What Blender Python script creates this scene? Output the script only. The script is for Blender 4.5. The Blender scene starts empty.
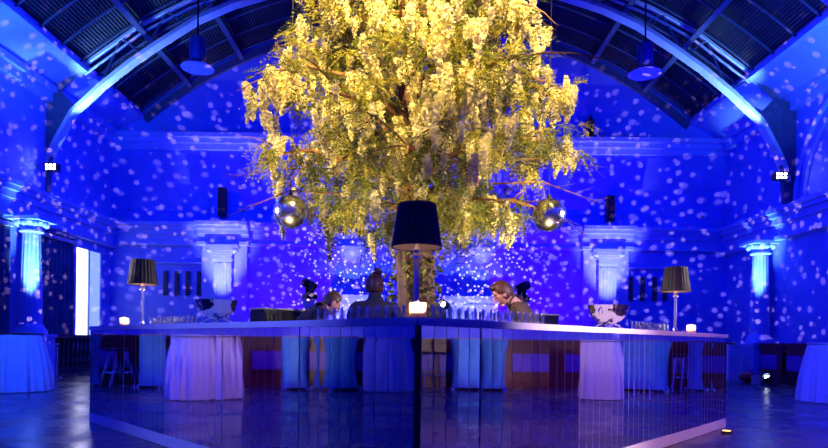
import bpy, bmesh, math, random
from mathutils import Vector, Matrix, Euler
R = math.radians
PI = math.pi
random.seed(7)
S = bpy.context.scene
C = S.collection

# ------------------------------------------------------------------ camera
cam = bpy.data.objects.new('camera', bpy.data.cameras.new('camera'))
C.objects.link(cam)
cam.location = (0, 0, 1.02)
cam.rotation_euler = (R(90), R(-0.7), 0)
cam.data.sensor_width = 36
cam.data.lens = 617 / 828 * 36
cam.data.shift_y = 117 / 828
cam.data.clip_start = 0.05
S.camera = cam
# ------------------------------------------------------------------ world, exposure
W = bpy.data.worlds.new('world'); S.world = W
W.use_nodes = True
W.node_tree.nodes['Background'].inputs[0].default_value = (0.0, 0.01, 0.2, 1)
W.node_tree.nodes['Background'].inputs[1].default_value = 0.02
S.view_settings.view_transform = 'Standard'
S.view_settings.look = 'None'
S.view_settings.exposure = 0
S.view_settings.gamma = 1
S.view_settings.use_curve_mapping = False
S.cycles.use_denoising = True
S.cycles.sample_clamp_indirect = 4
S.cycles.caustics_reflective = False
S.cycles.caustics_refractive = False
S.cycles.max_bounces = 10
S.cycles.transparent_max_bounces = 12

# ------------------------------------------------------------------ lights
def lamp(kind, loc, energy, color, radius=.1, target=None, angle=60, blend=.5):
    d = bpy.data.lights.new(kind.lower() + '_light', kind)
    d.energy = energy; d.color = color; d.shadow_soft_size = radius
    o = bpy.data.objects.new('stage_light', d); C.objects.link(o); o.location = loc
    if kind == 'SPOT':
        d.spot_size = R(angle); d.spot_blend = blend
        o.rotation_euler = (Vector(target) - Vector(loc)).to_track_quat('-Z', 'Y').to_euler()
    return o
BLUE = (.0, .02, 1); DEEP = (.0, .003, 1); SKYB = (.02, .16, 1); VIOLET = (.24, .0, 1)
ICE = (.25, .55, 1); WARM = (1, .72, .22); PINK = (1, .42, .62)
# blue wash hung along the hall
for x, y, z, e, c in ((-5.5, 1.5, 6.5, 420, BLUE), (5.5, 1.5, 6.5, 420, DEEP), (-5.5, 12.2, 6.0, 620, BLUE), (5.5, 12.2, 6.0, 600, DEEP),
                      (-6.2, 17.2, 5.6, 230, BLUE), (6.2, 17.2, 5.6, 220, DEEP), (0, 16.5, 7.0, 200, BLUE)):
    lamp('POINT', (x, y, z), e, c, .35)
# violet wash on the middle of the far wall, from the floor
for x in (-3.6, 3.6):
    lamp('SPOT', (x, 17.4, .3), 1000, VIOLET, .15, (x * .9, 20.6, 3.6), 100, .8)
# column uplights on the far wall and the side walls
for x in (-6.32, -2.1, 2.17, 6.34):
    lamp('SPOT', (x, 19.0 if abs(x) > 4 else 19.2, .9 if abs(x) > 4 else 2.7), 2000 if abs(x) > 4 else 200, (.5, .46, 1), .04, (x, 20.4, 4.6), 40, 1)
lamp('SPOT', (-9.3, 15.0, 1.1), 2600, ICE, .04, (-9.85, 15.7, 4.6), 32, 1)
lamp('SPOT', (9.45, 17.2, 1.2), 2400, ICE, .04, (10.1, 17.95, 4.6), 30, 1)
for x in (-1.9, 1.8): lamp('SPOT', (x, 17.6, 1.2), 330, (.4, .5, 1), .06, (x, 19.6, 2.0), 60, .8)  # spots added to brighten the pedestal ledges
# floods at the truss feet that wash the trusses and eaves
for s in (-1, 1):
    lamp('SPOT', (s * 9.5, 16.5, 5.9), 1500, ICE, .06, (s * 8.3, 17.0, 8.4), 50, .9)
    lamp('SPOT', (s * 8.9, 12.6, 5.9), 700, (.06, .25, 1), .06, (s * 9.4, 15.4, 8.4), 80, .9)
# warm uplights round the trunk inside the bar, warm spots from the truss in front of the tree
for x, y, z, e in ((-1.5, 6.6, .9, 700), (1.5, 6.6, .9, 700), (-1.7, 5.35, .9, 600), (1.5, 5.3, .9, 600)):
    lamp('SPOT', (x, y, z), e, WARM, .06, (x * .45, y + .55, 4.0), 66, .8)
for s in (-1, 1):
    lamp('SPOT', (s * 1.7, 2.2, 9.6), 13500 if s < 0 else 11000, WARM, .1, (s * .25, 7.2, 4.35), 33, .6)
# spots added to warm the right-hand bartender's face and redden the bent one
lamp('SPOT', (-1.4, 5.2, 3.0), 420, (1, .5, .15), .05, (.85, 6.2, 1.5), 20, .6)
lamp('SPOT', (1.2, 5.6, 2.9), 110, (1, .25, .2), .05, (-.7, 6.4, 1.45), 22, .6)
# pinkish spots over the guests' side of the bar
lamp('SPOT', (3.6, 2.4, 3.4), 2300, (1, .66, .85), .08, (1.4, 4.95, 1.12), 38, 1)
lamp('SPOT', (4.4, .2, 4.6), 1500, PINK, .1, (2.9, 5.5, .5), 40, .9)
lamp('SPOT', (4.8, 5.4, 6.5), 700, PINK, .1, (7.75, 7.7, .5), 20, .6)
lamp('SPOT', (-4.8, 5.0, 6.5), 700, PINK, .1, (-7.0, 7.3, .5), 20, .6)
# blue spots added to brighten the side floor, tables and bar front
lamp('SPOT', (-5.6, 7.6, 6.2), 2600, BLUE, .2, (-5.8, 7.8, 0), 70, .9)
lamp('SPOT', (-6.2, 8.6, 4.5), 1300, (.01, .07, 1), .2, (-7.4, 11.4, .5), 44, .9)
lamp('SPOT', (6.2, 7.6, 6.2), 1500, (.05, .01, 1), .2, (6.6, 8.2, 0), 80, .9)
lamp('SPOT', (6.4, 8.6, 4.5), 900, (.005, .04, 1), .2, (7.6, 11.2, .5), 40, .9)
lamp('SPOT', (-3.8, 1.2, 4.2), 1300, (.14, .17, 1), .1, (-1.7, 5.0, 1.0), 42, .9)
for s in (-1, 1): lamp('SPOT', (s * 6.6, 7.4, 3.0), 9000, (1, .9, .85), 1.1, (s * 1.62, 7.35, 2.5), 14, .6)  # wide side lights added for the crescent highlights on the mirror balls
# red-violet low wash added to brighten the panelling
for s in (-1, 1): lamp('SPOT', (s * 7.2, 6.0, 3.0), 160, (.55, .02, 1), .1, (s * 10.4, 7.4, .6), 80, .8)

def speckle(loc, energy, color, scale, thr, target=None, angle=60):
    o = lamp('SPOT', loc, energy, color, .004, target, angle, .35) if target else lamp('POINT', loc, energy, color, .004)
    d = o.data; d.use_nodes = True; nt = d.node_tree; N = nt.nodes; L = nt.links
    def math_(op, a, b_):
        m = N.new('ShaderNodeMath'); m.operation = op
        for i, q in enumerate((a, b_)):
            if isinstance(q, (int, float)): m.inputs[i].default_value = q
            else: L.new(q, m.inputs[i])
        return m.outputs[0]
    em = N['Emission']
    g = N.new('ShaderNodeNewGeometry')
    vo = N.new('ShaderNodeTexVoronoi'); vo.inputs['Scale'].default_value = scale
    L.new(g.outputs['Incoming'], vo.inputs['Vector'])
    mr = N.new('ShaderNodeMapRange'); mr.inputs[1].default_value = thr; mr.inputs[2].default_value = thr * .7
    mr.inputs[3].default_value = 0; mr.inputs[4].default_value = 1
    L.new(vo.outputs['Distance'], mr.inputs[0])
    sp = N.new('ShaderNodeSeparateColor'); L.new(vo.outputs['Color'], sp.inputs[0])
    on_ = math_('GREATER_THAN', sp.outputs[0], .1)
    sx = N.new('ShaderNodeSeparateXYZ'); L.new(g.outputs['Incoming'], sx.inputs[0])
    up = math_('MULTIPLY', math_('GREATER_THAN', sx.outputs[2], -.13), math_('LESS_THAN', sx.outputs[2], .5)); away = math_('GREATER_THAN', sx.outputs[1], .0)
    L.new(math_('MULTIPLY', math_('MULTIPLY', mr.outputs[0], on_), math_('MULTIPLY', up, away)), em.inputs['Strength'])
    return o
# unseen patterned lamps added for the mirror balls' spots and a dense far-wall cluster
speckle((-2.3, 9.3, 2.6), 5000, (1, .52, .8), 40, .285)
speckle((2.3, 9.3, 2.6), 5000, (1, .52, .8), 40, .285)
speckle((0.05, 10.0, 2.2), 15000, (.9, .6, .9), 78, .30, (0, 20.6, 2.4), 50)

# ------------------------------------------------------------------ materials
def mat(name, col, rough=.6, metal=0, var=0, scale=8, bump=0, stretch=(1, 1, 1), trans=0, **kw):
    m = bpy.data.materials.new(name); m.use_nodes = True
    nt = m.node_tree; N = nt.nodes; L = nt.links; b = N['Principled BSDF']
    b.inputs['Base Color'].default_value = (*col, 1)
    b.inputs['Roughness'].default_value = rough
    b.inputs['Metallic'].default_value = metal
    b.inputs['Transmission Weight'].default_value = trans
    for k, v in kw.items():
        b.inputs[k].default_value = v
    if var or bump:
        tc = N.new('ShaderNodeTexCoord'); mp = N.new('ShaderNodeMapping'); mp.inputs['Scale'].default_value = stretch
        no = N.new('ShaderNodeTexNoise'); no.inputs['Scale'].default_value = scale; no.inputs['Detail'].default_value = 5
        L.new(tc.outputs['Object'], mp.inputs[0]); L.new(mp.outputs[0], no.inputs['Vector'])
        if var:
            rp = N.new('ShaderNodeValToRGB')
            rp.color_ramp.elements[0].position = .3; rp.color_ramp.elements[1].position = .7
            rp.color_ramp.elements[0].color = (*[c * (1 - var) for c in col], 1)
            rp.color_ramp.elements[1].color = (*[min(1, c * (1 + var)) for c in col], 1)
            L.new(no.outputs['Fac'], rp.inputs[0]); L.new(rp.outputs[0], b.inputs['Base Color'])
        if bump:
            bp = N.new('ShaderNodeBump'); bp.inputs['Strength'].default_value = bump; bp.inputs['Distance'].default_value = .02
            L.new(no.outputs['Fac'], bp.inputs['Height']); L.new(bp.outputs[0], b.inputs['Normal'])
    return m
def glow(name, col, strength):
    m = bpy.data.materials.new(name); m.use_nodes = True
    b = m.node_tree.nodes['Principled BSDF']
    b.inputs['Base Color'].default_value = (*col, 1)
    b.inputs['Emission Color'].default_value = (*col, 1); b.inputs['Emission Strength'].default_value = strength
    return m
def thin(name, col, back, mix=.4, rough=.7, var=.25, scale=6):
    """diffuse sheet that lets part of the light through (petals, leaves, cloth)"""
    m = mat(name, col, rough, var=var, scale=scale)
    nt = m.node_tree; N = nt.nodes; L = nt.links
    t = N.new('ShaderNodeBsdfTranslucent'); t.inputs[0].default_value = (*back, 1)
    x = N.new('ShaderNodeMixShader'); x.inputs[0].default_value = mix
    L.new(N['Principled BSDF'].outputs[0], x.inputs[1]); L.new(t.outputs[0], x.inputs[2])
    L.new(x.outputs[0], N['Material Output'].inputs['Surface'])
    return m
M = dict(
    wall=mat('plaster tinted with blue light', (.17, .24, .80), .75, var=.08, scale=1.6, bump=.05),  # blue stage light put into the plaster colour
    trim=mat('moulding tinted with blue light', (.30, .40, .85), .6, var=.05, scale=5),  # moulding colour carries the hall's blue light too
    slat=mat('dark roof slats', (.03, .033, .06), .4, var=.25, scale=3),
    backing=mat('roof boarding', (.02, .02, .03), .8, var=.2),
    rafter=mat('painted rafters', (.08, .10, .18), .45, var=.15),
    steel=mat('painted steel', (.62, .65, .7), .45, var=.1, scale=4),
    bracket=mat('dark bracket', (.06, .08, .16), .6, var=.2),
    redwood=mat('dark red wood', (.17, .028, .022), .35, var=.35, scale=3, stretch=(1, 1, .2)),
    panelfield=mat('painted panel tinted with violet light', (.16, .05, .42), .4, var=.15, scale=4),  # pale panel paint with violet light put into its colour
    darkwood=mat('dark wood', (.05, .025, .03), .4, var=.3, scale=4),
    curtain=mat('navy velvet', (.10, .11, .2), .85, var=.2, scale=3),
    tape=mat('pale curtain heading', (.7, .7, .72), .7, var=.1),
    mirror=mat('mirror strip', (.80, .82, .88), .025, 1, var=.02),
    mirrorback=mat('strip edge', (.55, .45, .6), .35, .3, var=.1),
    lam=mat('white laminate', (.66, .67, .72), .38, var=.04, scale=6),
    black=mat('black lacquer', (.012, .012, .015), .35, var=.2),
    blackfab=mat('black cloth', (.025, .024, .028), .9, var=.3, scale=20),
    shade=thin('black pleated shade', (.022, .016, .016), (.10, .05, .03), .3, .5),
    shadein=mat('pale shade lining', (.5, .42, .4), .7, var=.05),
    chrome=mat('chrome', (.86, .87, .9), .07, 1, var=.02),
    silver=mat('polished silver', (.88, .86, .84), .04, 1, var=.03),
    ball=mat('mirror ball facets', (.9, .9, .92), .2, 1, var=.02),
    acrylic=mat('clear acrylic', (.75, .85, 1), .08, trans=.7, IOR=1.3),
    wax=thin('candle wax', (.9, .72, .5), (1, .8, .6), .75, .6, .05),
    flame=glow('flame', (1, .62, .2), 14),
    cloth=mat('white tablecloth', (.8, .8, .82), .85, var=.05, scale=5),
    teal=mat('stretch cover', (.10, .36, .62), .6, var=.1),
    bark=mat('bark', (.14, .065, .035), .9, var=.55, scale=16, bump=.9, stretch=(1, 1, .35)),
    twig=mat('branch bark', (.19, .085, .045), .8, var=.35, scale=14),
    leaf=thin('leaf', (.075, .10, .016), (.18, .20, .02), .35, .55, .5, 5),
    leafy=thin('young leaf', (.26, .24, .03), (.42, .38, .05), .4, .55, .4, 5),
    petal=thin('cream petals', (.86, .80, .50), (.95, .85, .45), .35, .7, .12, 9),
    skin=mat('skin', (.58, .34, .25), .5, var=.08, scale=12),
    eye=mat('eye', (.05, .04, .04), .2, var=.1),
    hair=mat('dark brown hair', (.045, .022, .016), .5, var=.4, scale=40),
    hairred=mat('auburn hair', (.10, .035, .02), .5, var=.4, scale=40),
    hairbr=mat('brown hair', (.07, .03, .014), .5, var=.4, scale=40),
    navy=mat('black jacket', (.02, .02, .028), .85, var=.25, scale=14),
    olive=mat('dark brown jacket', (.06, .045, .03), .8, var=.3, scale=14),
    trouser=mat('black trousers', (.015, .015, .018), .9, var=.2),
    lens=glow('lit lens', (.8, .9, 1), 30),
    amber=glow('amber lens', (1, .5, .08), 6),
    daylit=glow('bright room beyond', (.9, .88, 1), 2.6),
    revealglow=glow('glow for the lit reveal', (.38, .58, 1), .75),  # glow put in for the light on the opening's reveal
    red=mat('red fabric', (.4, .03, .03), .8, var=.3),
    greyplastic=mat('grey plastic', (.3, .32, .36), .5, var=.1),
    plinth=mat('white plinth', (.78, .76, .8), .6, var=.04),
)
def thin_glass():
    m = bpy.data.materials.new('clear glass'); m.use_nodes = True; nt = m.node_tree; N = nt.nodes; L = nt.links
    N.remove(N['Principled BSDF'])
    t = N.new('ShaderNodeBsdfTransparent'); t.inputs[0].default_value = (.97, .98, 1, 1)
    g = N.new('ShaderNodeBsdfGlossy'); g.inputs['Roughness'].default_value = .2
    f = N.new('ShaderNodeLayerWeight'); f.inputs[0].default_value = .25
    x = N.new('ShaderNodeMixShader'); L.new(f.outputs['Facing'], x.inputs[0]); L.new(t.outputs[0], x.inputs[1]); L.new(g.outputs[0], x.inputs[2])
    L.new(x.outputs[0], N['Material Output'].inputs['Surface']); return m
M['glass'] = thin_glass()
def floor_mat():
    m = mat('dark boards', (.11, .10, .105), .24)
    nt = m.node_tree; N = nt.nodes; L = nt.links; b = N['Principled BSDF']
    tc = N.new('ShaderNodeTexCoord')
    br = N.new('ShaderNodeTexBrick'); br.inputs['Scale'].default_value = 1
    br.inputs['Brick Width'].default_value = 1.6; br.inputs['Row Height'].default_value = .14; br.inputs['Mortar Size'].default_value = .003
    br.inputs['Color1'].default_value = (.13, .11, .11, 1); br.inputs['Color2'].default_value = (.075, .065, .07, 1); br.inputs['Mortar'].default_value = (.02, .02, .02, 1)
    L.new(tc.outputs['Object'], br.inputs['Vector'])
    no = N.new('ShaderNodeTexNoise'); no.inputs['Scale'].default_value = 1.3; no.inputs['Detail'].default_value = 8
    L.new(tc.outputs['Object'], no.inputs['Vector'])
    mx = N.new('ShaderNodeMix'); mx.data_type = 'RGBA'; mx.blend_type = 'MULTIPLY'; mx.inputs[0].default_value = .5
    L.new(br.outputs['Color'], mx.inputs[6]); L.new(no.outputs['Color'], mx.inputs[7])
    L.new(mx.outputs[2], b.inputs['Base Color'])
    rr = N.new('ShaderNodeMapRange'); rr.inputs[1].default_value = .3; rr.inputs[2].default_value = .7; rr.inputs[3].default_value = .16; rr.inputs[4].default_value = .36
    L.new(no.outputs['Fac'], rr.inputs[0]); L.new(rr.outputs[0], b.inputs['Roughness'])
    n2 = N.new('ShaderNodeTexNoise'); n2.inputs['Scale'].default_value = 5; n2.inputs['Detail'].default_value = 3
    L.new(tc.outputs['Object'], n2.inputs['Vector'])
    bp = N.new('ShaderNodeBump'); bp.inputs['Strength'].default_value = .12; bp.inputs['Distance'].default_value = .02
    L.new(n2.outputs['Fac'], bp.inputs['Height']); L.new(bp.outputs[0], b.inputs['Normal'])
    return m
M['floor'] = floor_mat()

# ------------------------------------------------------------------ mesh helpers
class MB:
    def __init__(s): s.bm = bmesh.new()
    def v(s, p): return s.bm.verts.new(p)
    def face(s, vs, mi=0):
        f = s.bm.faces.new(vs); f.material_index = mi; return f
    def quad(s, *p, mi=0): return s.face([s.v(q) for q in p], mi)
    def box(s, x0, x1, y0, y1, z0, z1, mi=0, mtx=None):
        P = [Vector((x, y, z)) for z in (z0, z1) for y in (y0, y1) for x in (x0, x1)]
        if mtx: P = [mtx @ p for p in P]
        V = [s.v(p) for p in P]
        for f in ((0, 2, 3, 1), (4, 5, 7, 6), (0, 1, 5, 4), (2, 6, 7, 3), (0, 4, 6, 2), (1, 3, 7, 5)):
            s.face([V[i] for i in f], mi)
        return s
    def tube(s, pts, rad, n=8, cap=True, mi=0):
        pts = [Vector(p) for p in pts]
        if not isinstance(rad, (list, tuple)): rad = [rad] * len(pts)
        rings = []; up = Vector((.31, .17, .93)).normalized()
        for i, p in enumerate(pts):
            t = (pts[min(i + 1, len(pts) - 1)] - pts[max(i - 1, 0)]).normalized()
            a = t.cross(up)
            if a.length < .05: a = t.cross(Vector((1, 0, 0)))
            a.normalize(); b = t.cross(a)
            rings.append([s.v(p + (a * math.cos(2 * PI * k / n) + b * math.sin(2 * PI * k / n)) * rad[i]) for k in range(n)])
        for i in range(len(rings) - 1):
            for k in range(n):
                s.face([rings[i][k], rings[i][(k + 1) % n], rings[i + 1][(k + 1) % n], rings[i + 1][k]], mi)
        if cap:
            s.face(rings[0][::-1], mi); s.face(rings[-1], mi)
        return s
    def lathe(s, prof, n=24, c=(0, 0, 0), rf=None, mi=0):
        """prof: (radius, z); rf(theta, z, r) may change the radius"""
        c = Vector(c); rings = []
        for r, z in prof:
            if r < 1e-5: rings.append([s.v(c + Vector((0, 0, z)))])
            else:
                ring = []
                for k in range(n):
                    t = 2 * PI * k / n; q = rf(t, z, r) if rf else r
                    ring.append(s.v(c + Vector((q * math.cos(t), q * math.sin(t), z))))
                rings.append(ring)
        for a, b in zip(rings, rings[1:]):
            for k in range(n):
                j = (k + 1) % n
                if len(a) == 1 and len(b) == 1: continue
                if len(a) == 1: s.face([a[0], b[j], b[k]], mi)
                elif len(b) == 1: s.face([a[k], a[j], b[0]], mi)
                else: s.face([a[k], a[j], b[j], b[k]], mi)
        return s
    def ell(s, c, r, n=16, m=10, fn=None, mi=0):
        c = Vector(c); rings = []
        for i in range(m + 1):
            ph = PI * i / m
            if i in (0, m):
                p = Vector((0, 0, math.cos(ph))); p = fn(p) if fn else p
                rings.append([s.v(c + Vector((p.x * r[0], p.y * r[1], p.z * r[2])))])
            else:
                ring = []
                for k in range(n):
                    t = 2 * PI * k / n
                    p = Vector((math.sin(ph) * math.cos(t), math.sin(ph) * math.sin(t), math.cos(ph))); p = fn(p) if fn else p
                    ring.append(s.v(c + Vector((p.x * r[0], p.y * r[1], p.z * r[2]))))
                rings.append(ring)
        for a, b in zip(rings, rings[1:]):
            for k in range(n):
                j = (k + 1) % n
                if len(a) == 1: s.face([a[0], b[k], b[j]], mi)
                elif len(b) == 1: s.face([a[k], b[0], a[j]], mi)
                else: s.face([a[k], b[k], b[j], a[j]], mi)
        return s
    def prism(s, poly, y0, y1, mi=0):
        """closed (x, z) outline extruded along y"""
        A = [s.v((x, y0, z)) for x, z in poly]; B = [s.v((x, y1, z)) for x, z in poly]
        s.face(A, mi); s.face(B[::-1], mi)
        for i in range(len(poly)):
            j = (i + 1) % len(poly); s.face([A[i], B[i], B[j], A[j]], mi)
        return s
    def build(s, name, m, parent=None, smooth=False, mtx=None):
        if mtx: s.bm.transform(mtx)
        bmesh.ops.recalc_face_normals(s.bm, faces=s.bm.faces)
        if smooth:
            for f in s.bm.faces: f.smooth = True
        me = bpy.data.meshes.new(name); s.bm.to_mesh(me); s.bm.free()
        for q in (m if isinstance(m, (list, tuple)) else [m]): me.materials.append(q)
        if smooth:
            try: me.set_sharp_from_angle(angle=R(50))
            except Exception: pass
        o = bpy.data.objects.new(name, me); C.objects.link(o)
        if parent: o.parent = parent
        return o
def tag(o, label=None, cat=None, group=None, kind=None):
    if label: o['label'] = label
    if cat: o['category'] = cat
    if group: o['group'] = group
    if kind: o['kind'] = kind
    return o
def thing(name, label, cat, loc=(0, 0, 0), rz=0, group=None):
    o = bpy.data.objects.new(name, None); C.objects.link(o)
    o.location = loc; o.rotation_euler = (0, 0, rz); o.empty_display_size = .1
    return tag(o, label, cat, group)
def kids(o): return [c for c in C.objects if c.parent == o]
def dup(o, loc, rz=None, label=None, group=None, parent=None):
    c = o.copy(); C.objects.link(c)
    if parent is not None: c.parent = parent
    else:
        c.location = loc
        if rz is not None: c.rotation_euler = (0, 0, rz)
    if label: c['label'] = label
    if group: c['group'] = group
    for ch in kids(o): dup(ch, None, parent=c)
    return c
def struct(o): o['kind'] = 'structure'; return o
def skin(verts, edges, radii, levels=2, root=0):
    """grow a tapering surface over a skeleton; returns a mesh"""
    me = bpy.data.meshes.new('skeleton'); me.from_pydata([tuple(v) for v in verts], edges, [])
    ob = bpy.data.objects.new('skeleton', me); C.objects.link(ob)
    ob.modifiers.new('skin', 'SKIN').use_smooth_shade = True
    for i, r in enumerate(radii):
        sv = me.skin_vertices[0].data[i]
        sv.radius = r if isinstance(r, tuple) else (r, r); sv.use_root = (i == root)
    sb = ob.modifiers.new('sub', 'SUBSURF'); sb.levels = sb.render_levels = levels
    bpy.context.view_layer.update()
    out = bpy.data.meshes.new_from_object(ob.evaluated_get(bpy.context.evaluated_depsgraph_get()))
    bpy.data.objects.remove(ob); bpy.data.meshes.remove(me)
    return out

# ------------------------------------------------------------------ the hall
XW, XL, YB, YF = 10.4, 10.15, 20.6, -4.5
struct(MB().box(-XW - 1.8, XW + .4, YF - .4, YB + .4, -.2, 0).build('floor', M['floor']))
struct(MB().box(-XW - .3, XW + .3, YB, YB + .3, 0, 12.4).build('wall_back', M['wall']))
b = MB()
for x0, x1 in ((-9.6, -6.9), (-5.8, -2.8), (-2.3, 2.3), (2.8, 5.8), (6.9, 9.6)):      # raised panel beads on the upper wall
    for (a0, a1, z0, z1) in ((x0, x1, 5.25, 5.31), (x0, x1, 7.15, 7.21), (x0, x0 + .06, 5.25, 7.2), (x1 - .06, x1, 5.25, 7.2)):
        b.box(a0, a1, YB - .03, YB + .01, z0, z1)
struct(b.build('trim_18', M['wall']))
struct(MB().box(-XW - .3, XW + .3, YF - .3, YF, 0, 12.4).build('wall_front', M['wall']))
b = MB()
for a in ((YF, 18.45, 0, 8.0), (19.98, YB, 0, 8.0), (18.45, 19.98, 3.75, 8.0), (18.45, 19.98, 0, .95)): b.box(-XL - .5, -XL, *a)
struct(b.build('wall_left', M['wall']))
b = MB(); b.box(XW, XW + .3, YF, YB, 0, 8.0)
struct(b.build('wall_right', M['wall']))
for k, (y0, y1, mm) in enumerate(((18.46, 19.22, 'daylit'), (19.22, 19.97, 'revealglow'))):  # second pane is a glowing panel added for the lit reveal
    w = struct(MB().box(-XL - .1, -XL - .03, y0, y1, .95, 3.75).build('window_%d' % (k + 1), M[mm]))
    wf = MB()
    for a in ((y0 - .02, y0 + .03, .95, 3.76), (y1 - .03, y1 + .02, .95, 3.76), (y0, y1, 3.72, 3.78), (y0, y1, .93, 1.0)):
        wf.box(-XL - .06, -XL + .01, *a)
    wf.build('window_frame', M['trim'], w)
# roof: slats running the length of the hall under dark boarding, rafters and purlins below
RC, RR = -2.4, 14.3
def roof(x, dz=0): return RC + math.sqrt(RR * RR - x * x) + dz
A0 = math.asin(9.25 / RR)
b = MB(); n = 230
for i in range(n):
    a = -A0 + 2 * A0 * (i + .5) / n
    mtx = Matrix.Translation((RR * math.sin(a), 0, RC + RR * math.cos(a))) @ Matrix.Rotation(a + R(24), 4, 'Y')
    b.box(-.03, .03, YF, YB, -.008, .008, 0, mtx)
for i in range(48):
    a = -A0 * 1.02 + 2.04 * A0 * i / 48; c = -A0 * 1.02 + 2.04 * A0 * (i + 1) / 48; q = RR + .16
    b.quad((q * math.sin(a), YF, RC + q * math.cos(a)), (q * math.sin(c), YF, RC + q * math.cos(c)), (q * math.sin(c), YB, RC + q * math.cos(c)), (q * math.sin(a), YB, RC + q * math.cos(a)), mi=1)
ceil = struct(b.build('ceiling', [M['slat'], M['backing']]))
y = 9.4
while y < YB:
    b = MB()
    for i in range(40):
        a = -A0 + 2 * A0 * i / 40; c = -A0 + 2 * A0 * (i + 1) / 40; q0, q1 = RR - .05, RR - .09
        P = [(q * math.sin(t), y + d, RC + q * math.cos(t)) for t in (a, c) for q in (q0, q1) for d in (-.018, .018)]
        V = [b.v(p) for p in P]
        for f in ((0, 1, 5, 4), (2, 6, 7, 3), (0, 4, 6, 2), (1, 3, 7, 5)): b.face([V[k] for k in f])
    b.build('rafter', M['rafter'], ceil); y += .92
for x in (-7.7, -5.95, -3.6, -1.2, 1.2, 3.6, 5.95, 7.7):
    a = math.asin(x / RR)
    MB().box(-.07, .07, YF, YB, -.34, -.14, 0, Matrix.Translation((x, 0, roof(x))) @ Matrix.Rotation(a, 4, 'Y')).build('purlin', M['rafter'], ceil)
# eaves coves and cornices
for k, s in enumerate((-1, 1)):
    b = MB()
    b.prism([(s * 10.4, 7.85), (s * 10.1, 7.85), (s * 9.15, 8.35), (s * 9.15, 8.6), (s * 10.4, 8.6)], YF, YB)
    b.box(min(s * 9.05, s * 9.3), max(s * 9.05, s * 9.3), YF, YB, 8.3, 8.42)
    struct(b.build('trim_%d' % (1 + k), M['trim']))
    b = MB()
    q = XL if s < 0 else XW
    b.box(min(s * (q - .3), s * q), max(s * (q - .3), s * q), YF, YB, 7.7, 7.86); b.box(min(s * (q - .18), s * q), max(s * (q - .18), s * q), YF, YB, 7.45, 7.7)
    struct(b.build('trim_%d' % (3 + k), M['trim']))
    b = MB()                                                                      # side entablature
    for d, z0, z1 in ((.42, 4.72, 4.84), (.34, 4.6, 4.72), (.24, 4.42, 4.6), (.14, 4.1, 4.42), (.2, 4.0, 4.1)):
        b.box(min(s * (q - d), s * q), max(s * (q - d), s * q), YF, YB, z0, z1)
    struct(b.build('trim_%d' % (5 + k), M['trim']))
b = MB()
for d, z0, z1 in ((.34, 7.66, 7.8), (.2, 7.5, 7.66), (.1, 7.3, 7.5)): b.box(-XW, XW, YB - d, YB, z0, z1)
struct(b.build('trim_7', M['trim']))
b = MB()
for d, z0, z1 in ((.4, 4.72, 4.84), (.3, 4.6, 4.72), (.2, 4.45, 4.6), (.1, 4.2, 4.45), (.16, 4.1, 4.2)):
    b.box(-XW, XW, YB - d, YB, z0, z1)
    for x in (-6.32, -2.1, 2.17, 6.34): b.box(x - .85, x + .85, YB - d - .22, YB - d + .02, z0, z1)
struct(b.build('trim_8', M['trim']))
b = MB()                                                                          # moulding under the roof arch
for i in range(60):
    a = -A0 + 2 * A0 * i / 60; c = -A0 + 2 * A0 * (i + 1) / 60
    P = [(q * math.sin(t), yy, RC + q * math.cos(t)) for t in (a, c) for q in (RR - .18, RR - .42) for yy in (YB - .12, YB)]
    V = [b.v(p) for p in P]
    for f in ((0, 1, 5, 4), (2, 6, 7, 3), (0, 4, 6, 2), (1, 3, 7, 5)): b.face([V[k] for k in f])
struct(b.build('trim_9', M['bracket']))
# panelled wooden dado along both sides
def dado(s, y0, y1, name, off=0):
    b = MB(); X = lambda a, c: (min(s * (a + off), s * (c + off)), max(s * (a + off), s * (c + off)))
    b.box(*X(9.86, 9.96), y0, y1, 0, 1.0); b.box(*X(9.78, 10.02), y0, y1, 1.0, 1.08); b.box(*X(9.8, 9.9), y0, y1, 0, .16); b.box(*X(9.82, 9.9), y0, y1, .86, .92)
    y = y0
    while y < y1 - .1:
        b.box(*X(9.8, 9.9), y, y + .2, .16, 1.0)
        b.box(*X(9.83, 9.9), y + .32, min(y1, y + 1.08), .36, .76, 1); b.box(*X(9.82, 9.9), y + .2, min(y1, y + 1.2), .3, .35); y += 1.2
    struct(b.build(name, [M['redwood'], M['panelfield']]))
dado(1, YF, 13.9, 'trim_10', .4); dado(-1, YF, 15.0, 'trim_11', .16); dado(1, 14.0, 19.6, 'trim_17')
# arched recess moulding on the right wall
b = MB()
for rr, d in ((2.75, .07), (2.35, .05)):
    b.tube([(XW - .03, 14.1 - rr * math.cos(t), 4.86 + rr * math.sin(t)) for t in [PI * k / 40 for k in range(41)]], d, 6)
struct(b.build('trim_12', M['trim']))
# pedestals below the middle pilasters with a lit ledge
for k, (x0, x1) in enumerate(((-2.85, -.95), (.95, 2.65))):
    b = MB(); b.box(x0, x1, 19.5, YB, 0, 2.36); b.box(x0 - .06, x1 + .06, 19.42, YB, 2.36, 2.46); b.box(x0 + .12, x1 - .12, 19.46, 19.5, .5, 2.2)
    struct(b.build('trim_%d' % (13 + k), M['trim']))
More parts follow.
